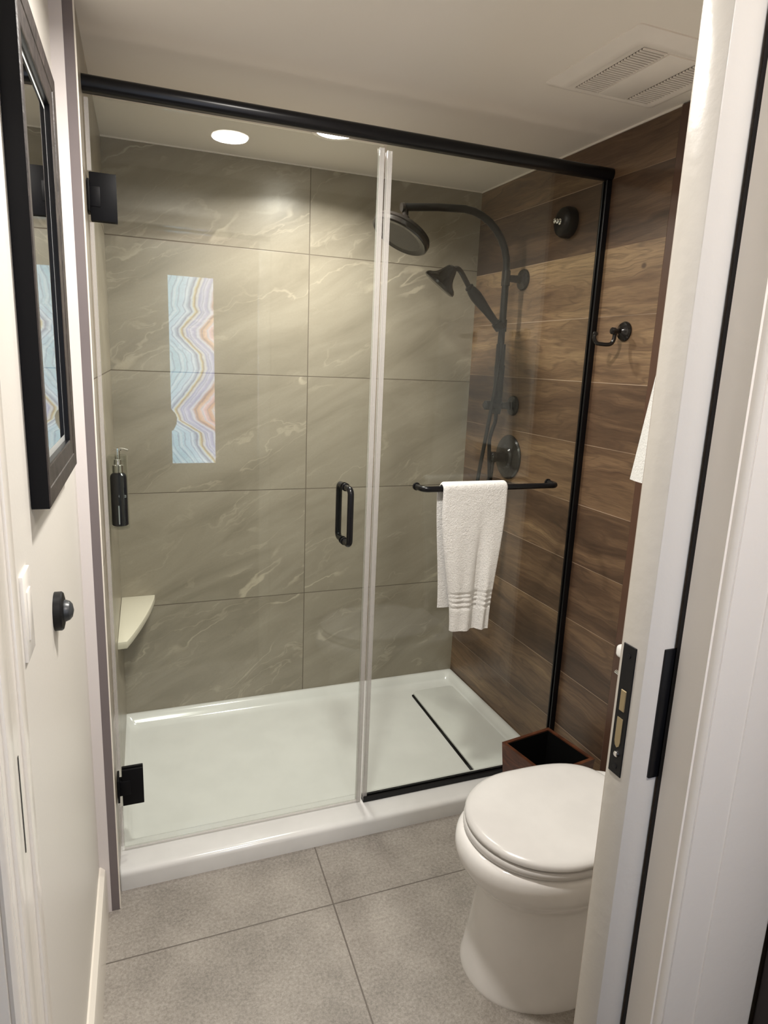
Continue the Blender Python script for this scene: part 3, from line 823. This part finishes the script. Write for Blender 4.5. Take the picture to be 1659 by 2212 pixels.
bm = nbm(); add_lathe(bm, [(-0.022, 0.0175), (0.022, 0.0175)], (CX, CY, 1.690), (0, 0, 1), 24)
obj('clamp', bm, M['bronze_dull'], t)
bm = nbm(); add_tube(bm, [(CX, CY-0.010, 1.690), (1.402, hy, 1.682)], 0.012, 16)
d_ = (h1-h0).normalized()
add_lathe(bm, [(-0.016, 0.0185), (0.012, 0.0195)], h1, d_, 24)
obj('holder_cup', bm, M['bronze_dull'], t)

# valve
t = thing('shower_valve', 'dark bronze round shower valve with lever handle low on the wood-look wall', 'shower valve', (W, CY, 1.176))
vy, vz = CY, 1.176
bm = nbm(); add_lathe(bm, [(0, 0.090), (0.004, 0.090), (0.010, 0.085), (0.013, 0.070), (0.017, 0.060), (0.019, 0.048), (0.026, 0.042), (0.030, 0.030)], (W-0.0005, vy, vz), (-1, 0, 0), 56)
obj('escutcheon', bm, M['bronze'], t)
bm = nbm(); add_lathe(bm, [(0.028, 0.024), (0.05, 0.020), (0.062, 0.018), (0.066, 0.022), (0.082, 0.022), (0.088, 0.016), (0.090, 0)], (W-0.0005, vy, vz), (-1, 0, 0), 32)
vb = obj('handle_hub', bm, M['bronze'], t)
bm = add_tube(nbm(), [(W-0.074, vy, vz-0.01), (W-0.078, vy, vz-0.05), (W-0.082, vy, vz-0.088), (W-0.086, vy, vz-0.100)], lambda s: 0.008+0.004*s, 16, 4)
obj('lever', bm, M['bronze'], t)

# clothesline reel
t = thing('clothesline_reel', 'round dark bronze clothesline reel high on the wood-look wall', 'clothesline reel', (W, -0.646, 2.03))
bm = nbm(); add_lathe(bm, [(0, 0.046), (0.002, 0.051), (0.022, 0.051), (0.034, 0.046), (0.041, 0.034), (0.043, 0.012), (0.041, 0.0)], (W-0.0005, -0.646, 2.0275), (-1, 0, 0), 48)
obj('housing', bm, M['bronze_dull'], t)
bm = nbm(); add_lathe(bm, [(0.036, 0.010), (0.043, 0.010), (0.044, 0.0055), (0.050, 0.0055), (0.054, 0.0085), (0.058, 0.0055), (0.064, 0.0085), (0.067, 0.005), (0.068, 0)], (W-0.0005, -0.646, 2.0275), (-1, 0, 0), 24)
obj('pull_pin', bm, M['chrome'], t, label='chrome pull pin')

# robe hook
t = thing('robe_hook', 'dark bronze robe hook on the wood-look wall beside the glass', 'hook', (W, -0.986, 1.655))
bm = nbm(); add_lathe(bm, [(0, 0.030), (0.004, 0.030), (0.010, 0.026), (0.016, 0.014), (0.022, 0.008)], (W-0.0005, -0.986, 1.656), (-1, 0, 0), 40)
obj('rosette', bm, M['bronze'], t)
bm = nbm()
add_tube(bm, [(W-0.015, -0.986, 1.656), (W-0.044, -0.990, 1.655)], 0.008, 16)
add_lathe(bm, [(0, 0.006), (0.004, 0.0105), (0.014, 0.0105), (0.018, 0.006), (0.019, 0)], (W-0.040, -0.990, 1.655), (-1, -0.1, 0), 24)
obj('post', bm, M['bronze'], t)
bm = add_tube(nbm(), [(W-0.040, -0.988, 1.652), (W-0.042, -0.988, 1.628), (W-0.052, -0.985, 1.615), (W-0.080, -0.980, 1.614), (W-0.098, -0.977, 1.618), (W-0.106, -0.976, 1.632), (W-0.104, -0.976, 1.644)], 0.0062, 16, 6)
add_lathe(bm, [(-0.006, 0.006), (0.0, 0.009), (0.006, 0.006)], (W-0.104, -0.976, 1.644), (0, 0, 1), 16)
obj('prong', bm, M['bronze'], t)

# ------------------------------------------------------------------ corner shelf
pts = [(xl(-0.455)+0.0005, -0.455)]
pts += [(xl(-0.455)+0.030, -0.452)]
for k in range(1, 12):
    s = k/12
    p0 = Vector((xl(-0.455)+0.034, -0.445)); p1 = Vector((0.100, -0.20)); p2 = Vector((0.126, -0.010))
    q = (1-s)**2*p0 + 2*s*(1-s)*p1 + s*s*p2
    pts.append((q.x, q.y))
pts += [(0.126, -0.0005), (0.0, -0.0005)]
bm = add_prism(nbm(), pts, 0.548, 0.574, 0.002)
tag(obj('corner_shelf', bm, M['shelf'], angle=40), 'cream stone corner shelf low in the shower', 'shelf')

# ------------------------------------------------------------------ soap dispenser on the left shower wall
sy = -0.56; sx = xl(sy)+0.0305
t = thing('soap_dispenser', 'navy pump bottle in a clear wall holder on the tiled side wall', 'soap dispenser', (sx, sy, 0.99400))
bm = nbm(); add_lathe(bm, [(0, 0.0), (0, 0.021), (0.003, 0.024), (0.150, 0.024), (0.158, 0.022), (0.164, 0.016), (0.166, 0.0)], (sx, sy, 1.00600), (0, 0, 1), 36)
bt = obj('bottle', bm, M['bottle'], t)
bm = nbm(); add_box(bm, sx-0.004, sx-0.0005, sy-0.0246, sy-0.0238, 1.01400, 1.07200)
obj('printed_line', bm, M['label_print'], bt, sm=False, label='pale vertical printed line')
bm = nbm()
add_lathe(bm, [(0.166, 0.0165), (0.188, 0.0165), (0.190, 0.012), (0.205, 0.011), (0.206, 0.008), (0.232, 0.008), (0.233, 0.013), (0.240, 0.013), (0.242, 0.0)], (sx, sy, 1.00600), (0, 0, 1), 28)
add_tube(bm, [(sx, sy, 1.24300), (sx+0.018, sy-0.006, 1.24400), (sx+0.032, sy-0.011, 1.24000)], 0.004, 16, 4)
obj('pump', bm, M['chrome'], t, label='chrome pump top')
bm = nbm()
add_lathe(bm, [(0, 0.026), (0.0, 0.0285), (0.226, 0.0285), (0.226, 0.0265), (0.004, 0.0265), (0.004, 0.0)], (sx, sy, 0.99800), (0, 0, 1), 32)
add_box(bm, xl(sy)-0.002, sx-0.026, sy-0.02, sy+0.02, 1.01400, 1.21400)
obj('wall_holder', bm, M['clear_plastic'], t, label='clear plastic holder')
# writing on the bottle label
fc = bpy.data.curves.new('tmp_text', 'FONT'); fc.body = 'Cle'; fc.size = 0.017; fc.extrude = 0.0002
fo = bpy.data.objects.new('tmp_text', fc); col.objects.link(fo)
bpy.context.view_layer.update()
wm = bpy.data.meshes.new_from_object(fo.evaluated_get(bpy.context.evaluated_depsgraph_get()))
bpy.data.objects.remove(fo); bpy.data.curves.remove(fc)
wm.name = 'label_writing'; wm.materials.clear(); wm.materials.append(M['label_print'])
fo = bpy.data.objects.new('label_writing', wm); col.objects.link(fo); fo.parent = bt
fo.rotation_euler = (math.radians(90), 0, math.radians(20)); fo.location = (sx-0.002-t.location.x, sy-0.0246-t.location.y, 1.09600-t.location.z)

# ------------------------------------------------------------------ mirror on the left wall
MY0, MY1, MZ0, MZ1 = -1.668, -1.246, 1.303, 2.000
t = thing('wall_mirror', 'rectangular mirror in a thick dark mottled frame on the white wall', 'mirror', (xw(-1.45), -1.457, MZ0))
ang = math.atan(0.030)
def mir(bm):
    """built flat against x = 0 around y = MYc, then turned onto the slightly askew wall"""
    Rm = Matrix.Rotation(-ang, 4, 'Z'); yc = (MY0+MY1)/2
    for v in bm.verts:
        p = Rm @ Vector((v.co.x, v.co.y-yc, v.co.z)); v.co = Vector((p.x + xw(yc), p.y + yc, p.z))
    return bm
fw = 0.055
b = nbm()
def frame_rect(i, xx): return [(xx, MY0+i, MZ0+i), (xx, MY1-i, MZ0+i), (xx, MY1-i, MZ1-i), (xx, MY0+i, MZ1-i)]
add_loft(b, [frame_rect(0.0, 0.001), frame_rect(0.0, 0.0245), frame_rect(0.002, 0.0262), frame_rect(fw*0.45, 0.0245), frame_rect(fw*0.47, 0.0232), frame_rect(fw*0.96, 0.0220), frame_rect(fw, 0.0212)], cap=False)
obj('frame', mir(b), M['frame'], t, sm=False)
b = nbm()
add_loft(b, [frame_rect(-0.0005, 0.0008), frame_rect(-0.0005, 0.0245)], cap=False)
obj('frame_side', mir(b), M['hinge'], t, sm=False, label='black outer side of the frame')
b = nbm(); add_loft(b, [frame_rect(fw-0.0003, 0.0213), frame_rect(fw+0.001, 0.0205), frame_rect(fw+0.001, 0.0120)], cap=False)
obj('frame_lip', mir(b), M['black'], t, sm=False, label='black inner lip of the frame')
b = nbm(); add_loft(b, [frame_rect(fw+0.0005, 0.0125), frame_rect(fw+0.014, 0.0133)], cap=False)
obj('bevel', mir(b), M['bevel'], t, sm=False, label='pale bevelled mirror border')
b = nbm(); bb = bmesh.new(); bb.faces.new([bb.verts.new(p) for p in frame_rect(fw+0.013, 0.0133)])
merge(b, bb)
obj('mirror_glass', mir(b), M['mirror'], t, sm=False, label='reflective glass')

# wall knob
ky = -1.500; kx = xw(ky); kz = 1.084
t = thing('wall_hook', 'round black wall hook knob with a grey domed centre below the mirror', 'hook', (kx, ky, kz))
nrm = Vector((1, -0.03, 0))
bm = nbm(); add_lathe(bm, [(-0.001, 0.034), (0.011, 0.034), (0.0135, 0.032), (0.0155, 0.024), (0.016, 0.0)], (kx, ky, kz), nrm, 40)
obj('rosette', bm, M['black_satin'], t)
bm = nbm(); add_lathe(bm, [(0.0145, 0.019), (0.018, 0.019), (0.024, 0.0165), (0.028, 0.0115), (0.0305, 0.0)], (kx, ky, kz), nrm, 32)
obj('dome', bm, M['grey_dome'], t, label='grey dome')

# light switch
t = thing('light_switch', 'white wall switch plate seen edge-on near the door jamb', 'light switch', (xw(-1.773), -1.773, 1.125))
def wbox(bm, y0, y1, z0, z1, d0, d1, bev=0.001):
    b = bmesh.new(); 
    tmp = nbm(); add_box(tmp, d0, d1, y0, y1, z0, z1, bev)
    for v in tmp.verts: v.co.x += xw(v.co.y)
    me = bpy.data.meshes.new('tmp'); tmp.to_mesh(me); tmp.free(); bm.from_mesh(me); bpy.data.meshes.remove(me); b.free(); return bm
obj('plate', wbox(nbm(), -1.802, -1.745, 1.125, 1.243, -0.001, 0.0045, 0.0015), M['switch'], t)
obj('rocker', wbox(nbm(), -1.787, -1.760, 1.150, 1.218, 0.004, 0.0065, 0.0015), M['switch'], t)

# ------------------------------------------------------------------ ceiling exhaust vent
vx, vy_, va = 1.262, -1.235, math.radians(-1.0)
t = thing('exhaust_vent', 'square white exhaust fan grille with two slatted bands on the ceiling', 'exhaust vent', (vx, vy_, H))
def sq(r, z, rad=0.012, n=4):
    P = []
    for cx, cy, a0 in ((r-rad, r-rad, 0), (-r+rad, r-rad, 90), (-r+rad, -r+rad, 180), (r-rad, -r+rad, 270)):
        for k in range(n+1):
            a = math.radians(a0+90*k/n); P.append((vx+cx+rad*math.cos(a), vy_+cy+rad*math.sin(a), z))
    return P
bm = nbm(); add_loft(bm, [sq(0.176, H), sq(0.176, H-0.003), sq(0.172, H-0.006), sq(0.160, H-0.009), sq(0.150, H-0.016), sq(0.138, H-0.019), sq(0.132, H-0.017)])
gb = obj('grille_frame', bm, M['vent'], t)
for k, xo in enumerate((-0.083, 0.083)):
    bm = add_box(nbm(), vx+xo-0.033, vx+xo+0.033, vy_-0.124, vy_+0.124, H-0.0178, H-0.0172)  # solid dark plate, its colour stands for shade between the slats
    bd = obj('slat_band', bm, M['vent_dark'], gb, sm=False, label='dark plate painted as the shade behind the slats')
    bm = nbm()
    for i in range(25):
        yy = vy_ - 0.122 + i*0.244/24
        add_box(bm, vx+xo-0.033, vx+xo+0.033, yy-0.0026, yy+0.0026, H-0.0205, H-0.0177)
    obj('slats', bm, M['vent'], gb, sm=False)
bm = add_box(nbm(), vx-0.043, vx+0.043, vy_-0.124, vy_+0.124, H-0.0205, H-0.0165, 0.0015)
obj('centre_panel', bm, M['vent'], gb)

# ------------------------------------------------------------------ toilet
TY = -1.500
t = thing('toilet', 'white toilet with closed lid, partly hidden by the pocket door', 'toilet', (1.15, TY, 0))
def egg(xf, xb, hw, z, n=56, sq_back=3.2, fp=2.1):
    """outline: rounded front towards -x, squarer back"""
    xm = xf + (xb-xf)*0.44
    P = []
    for k in range(n):
        a = 2*math.pi*k/n; c, s = math.cos(a), math.sin(a)
        if c < 0: e = fp; rx = xm-xf
        else: e = sq_back; rx = xb-xm
        P.append((xm + rx*math.copysign(abs(c)**(2/e), c), TY + hw*math.copysign(abs(s)**(2/e if c >= 0 else 2/fp), s), z))
    return P
bm = nbm()
S = [(0.797, 1.30, 0.168, 0.0), (0.797, 1.30, 0.168, 0.006), (0.801, 1.30, 0.164, 0.020), (0.812, 1.30, 0.155, 0.10), (0.824, 1.30, 0.147, 0.19), (0.828, 1.30, 0.144, 0.235), (0.826, 1.30, 0.145, 0.252),
     (0.818, 1.305, 0.150, 0.268), (0.796, 1.315, 0.166, 0.290), (0.776, 1.325, 0.180, 0.312), (0.763, 1.335, 0.189, 0.335), (0.759, 1.34, 0.192, 0.358), (0.762, 1.34, 0.191, 0.378), (0.769, 1.34, 0.187, 0.389), (0.778, 1.34, 0.181, 0.394)]
add_loft(bm, [egg(a, b2, h, z, 64, 4.0, 2.15) for a, b2, h, z in S])
obj('bowl', bm, M['porcelain'], t, angle=60)
def slab(x0, x1, hw, zz, n=64):
    return [egg(x0+i, x1-i, hw-i, z, n, 3.4, 2.05) for i, z in zz]
bm = nbm(); add_loft(bm, slab(0.780, 1.245, 0.187, [(0.004, 0.396), (0.0, 0.399), (0.0, 0.411), (0.004, 0.416)]))
obj('seat', bm, M['lid'], t, angle=60)
bm = nbm(); add_loft(bm, slab(0.783, 1.250, 0.188, [(0.006, 0.4185), (0.0, 0.422), (0.0, 0.429), (0.004, 0.4345), (0.014, 0.4385), (0.032, 0.4405), (0.09, 0.4425), (0.15, 0.443)]))
obj('lid', bm, M['lid'], t, angle=60)
bm = add_box(nbm(), 1.235, 1.300, TY-0.105, TY+0.105, 0.3945, 0.430, 0.006, 3)
obj('hinge_block', bm, M['lid'], t)
bm = add_box(nbm(), 1.340, W-0.012, TY-0.190, TY+0.176, 0.36, 0.735, 0.018, 4)
tank = obj('tank', bm, M['porcelain'], t)
bm = add_box(nbm(), 1.322, W-0.006, TY-0.205, TY+0.194, 0.733, 0.772, 0.012, 4)
obj('tank_lid', bm, M['porcelain'], tank)
bm = nbm(); add_lathe(bm, [(0, 0.012), (0.006, 0.012), (0.010, 0.008), (0.020, 0.007)], (1.341, TY+0.125, 0.690), (-1, 0, 0), 20)
add_tube(bm, [(1.323, TY+0.125, 0.690), (1.320, TY+0.150, 0.692), (1.320, TY+0.176, 0.694)], 0.005, 16, 4)
obj('flush_lever', bm, M['chrome'], tank, label='chrome flush lever')

# ------------------------------------------------------------------ waste basket
t = thing('waste_basket', 'open square walnut waste basket between toilet and shower curb', 'waste basket', (1.325, -1.045, 0))
ba = math.radians(9); bc = Vector((1.320, -1.056))
def wrect(hx, hy_, z):
    P = []
    for sx_, sy_ in ((-1, -1), (1, -1), (1, 1), (-1, 1)):
        xx, yy = sx_*hx, sy_*hy_
        P.append((bc.x + xx*math.cos(ba) - yy*math.sin(ba), bc.y + xx*math.sin(ba) + yy*math.cos(ba), z))
    return P
bm = nbm()
add_loft(bm, [wrect(0.088, 0.090, 0.0), wrect(0.107, 0.109, 0.280), wrect(0.095, 0.097, 0.280), wrect(0.078, 0.079, 0.012)])
obj('box', bm, M['walnut'], t, sm=False)
bm = nbm(); add_loft(bm, [wrect(0.0765, 0.0780, 0.014), wrect(0.0938, 0.0955, 0.277), wrect(0.0918, 0.0935, 0.277), wrect(0.0745, 0.0760, 0.018)])
obj('liner', bm, M['dark_void'], t, sm=False, label='black liner')

# ------------------------------------------------------------------ bath towel and its rack on the right wall
t = thing('towel_rack', 'dark bronze towel rack on the wall above the toilet', 'towel rack', (W, -1.42, 1.66))
bm = nbm()
for yy in (-1.66, -1.255):
    bm = nbm(); add_lathe(bm, [(0, 0.024), (0.006, 0.024), (0.010, 0.010), (0.070, 0.010)], (W+0.0035, yy, 1.66), (-1, 0, 0), 24)
    obj('post', bm, M['bronze'], t)
bm = add_tube(nbm(), [(W-0.062, -1.67, 1.66), (W-0.062, -1.245, 1.66)], 0.009, 16)
obj('rail', bm, M['bronze'], t)
P = []
k_ = 50; rx_ = W-0.062; r_ = 0.0105; zb_ = 1.66; bl, fl = 0.36, 0.435
for i in range(k_): P.append((rx_+r_, zb_-bl+i*bl/k_, 1.0, 0.0, -bl+i*bl/k_))
for i in range(11):
    a = math.pi*i/10; P.append((rx_+r_*math.cos(a), zb_+r_*math.sin(a), math.cos(a), math.sin(a), 0))
for i in range(1, k_+1): P.append((rx_-r_, zb_-i*fl/k_, -1.0, 0.0, i*fl/k_))
def b_hw(s): return 0.128 + 0.172*abs(s)
def b_fold(u, s): return (0.014*sstep(0, 0.3, abs(s)) if s > 0 else 0.004)*(0.5+0.5*math.sin(u*8+0.6))
bm = cloth(P, b_hw, lambda s: 0.0, b_fold, 48, 0.009)
for v in bm.verts: v.co = Vector((v.co.y, -1.372 - v.co.x, v.co.z))
bmesh.ops.recalc_face_normals(bm, faces=bm.faces)
tag(obj('bath_towel', bm, M['towel'], angle=80), 'white bath towel on the wall, mostly hidden behind the pocket door', 'towel')

# dark wardrobe outside
bm = nbm()
t = thing('wardrobe', 'dark brown wardrobe side at the lower right picture corner', 'wardrobe', (1.4, -2.4, 0))
obj('carcass', add_box(nbm(), 0.8515, 1.98, -2.30, Y_HALL-0.0165, 0.0, 1.05, 0.003), M['wardrobe'], t)
obj('worktop', add_box(nbm(), 0.8500, 1.99, -2.31, Y_HALL-0.0165, 1.05, 1.08, 0.003), M['wardrobe'], t)
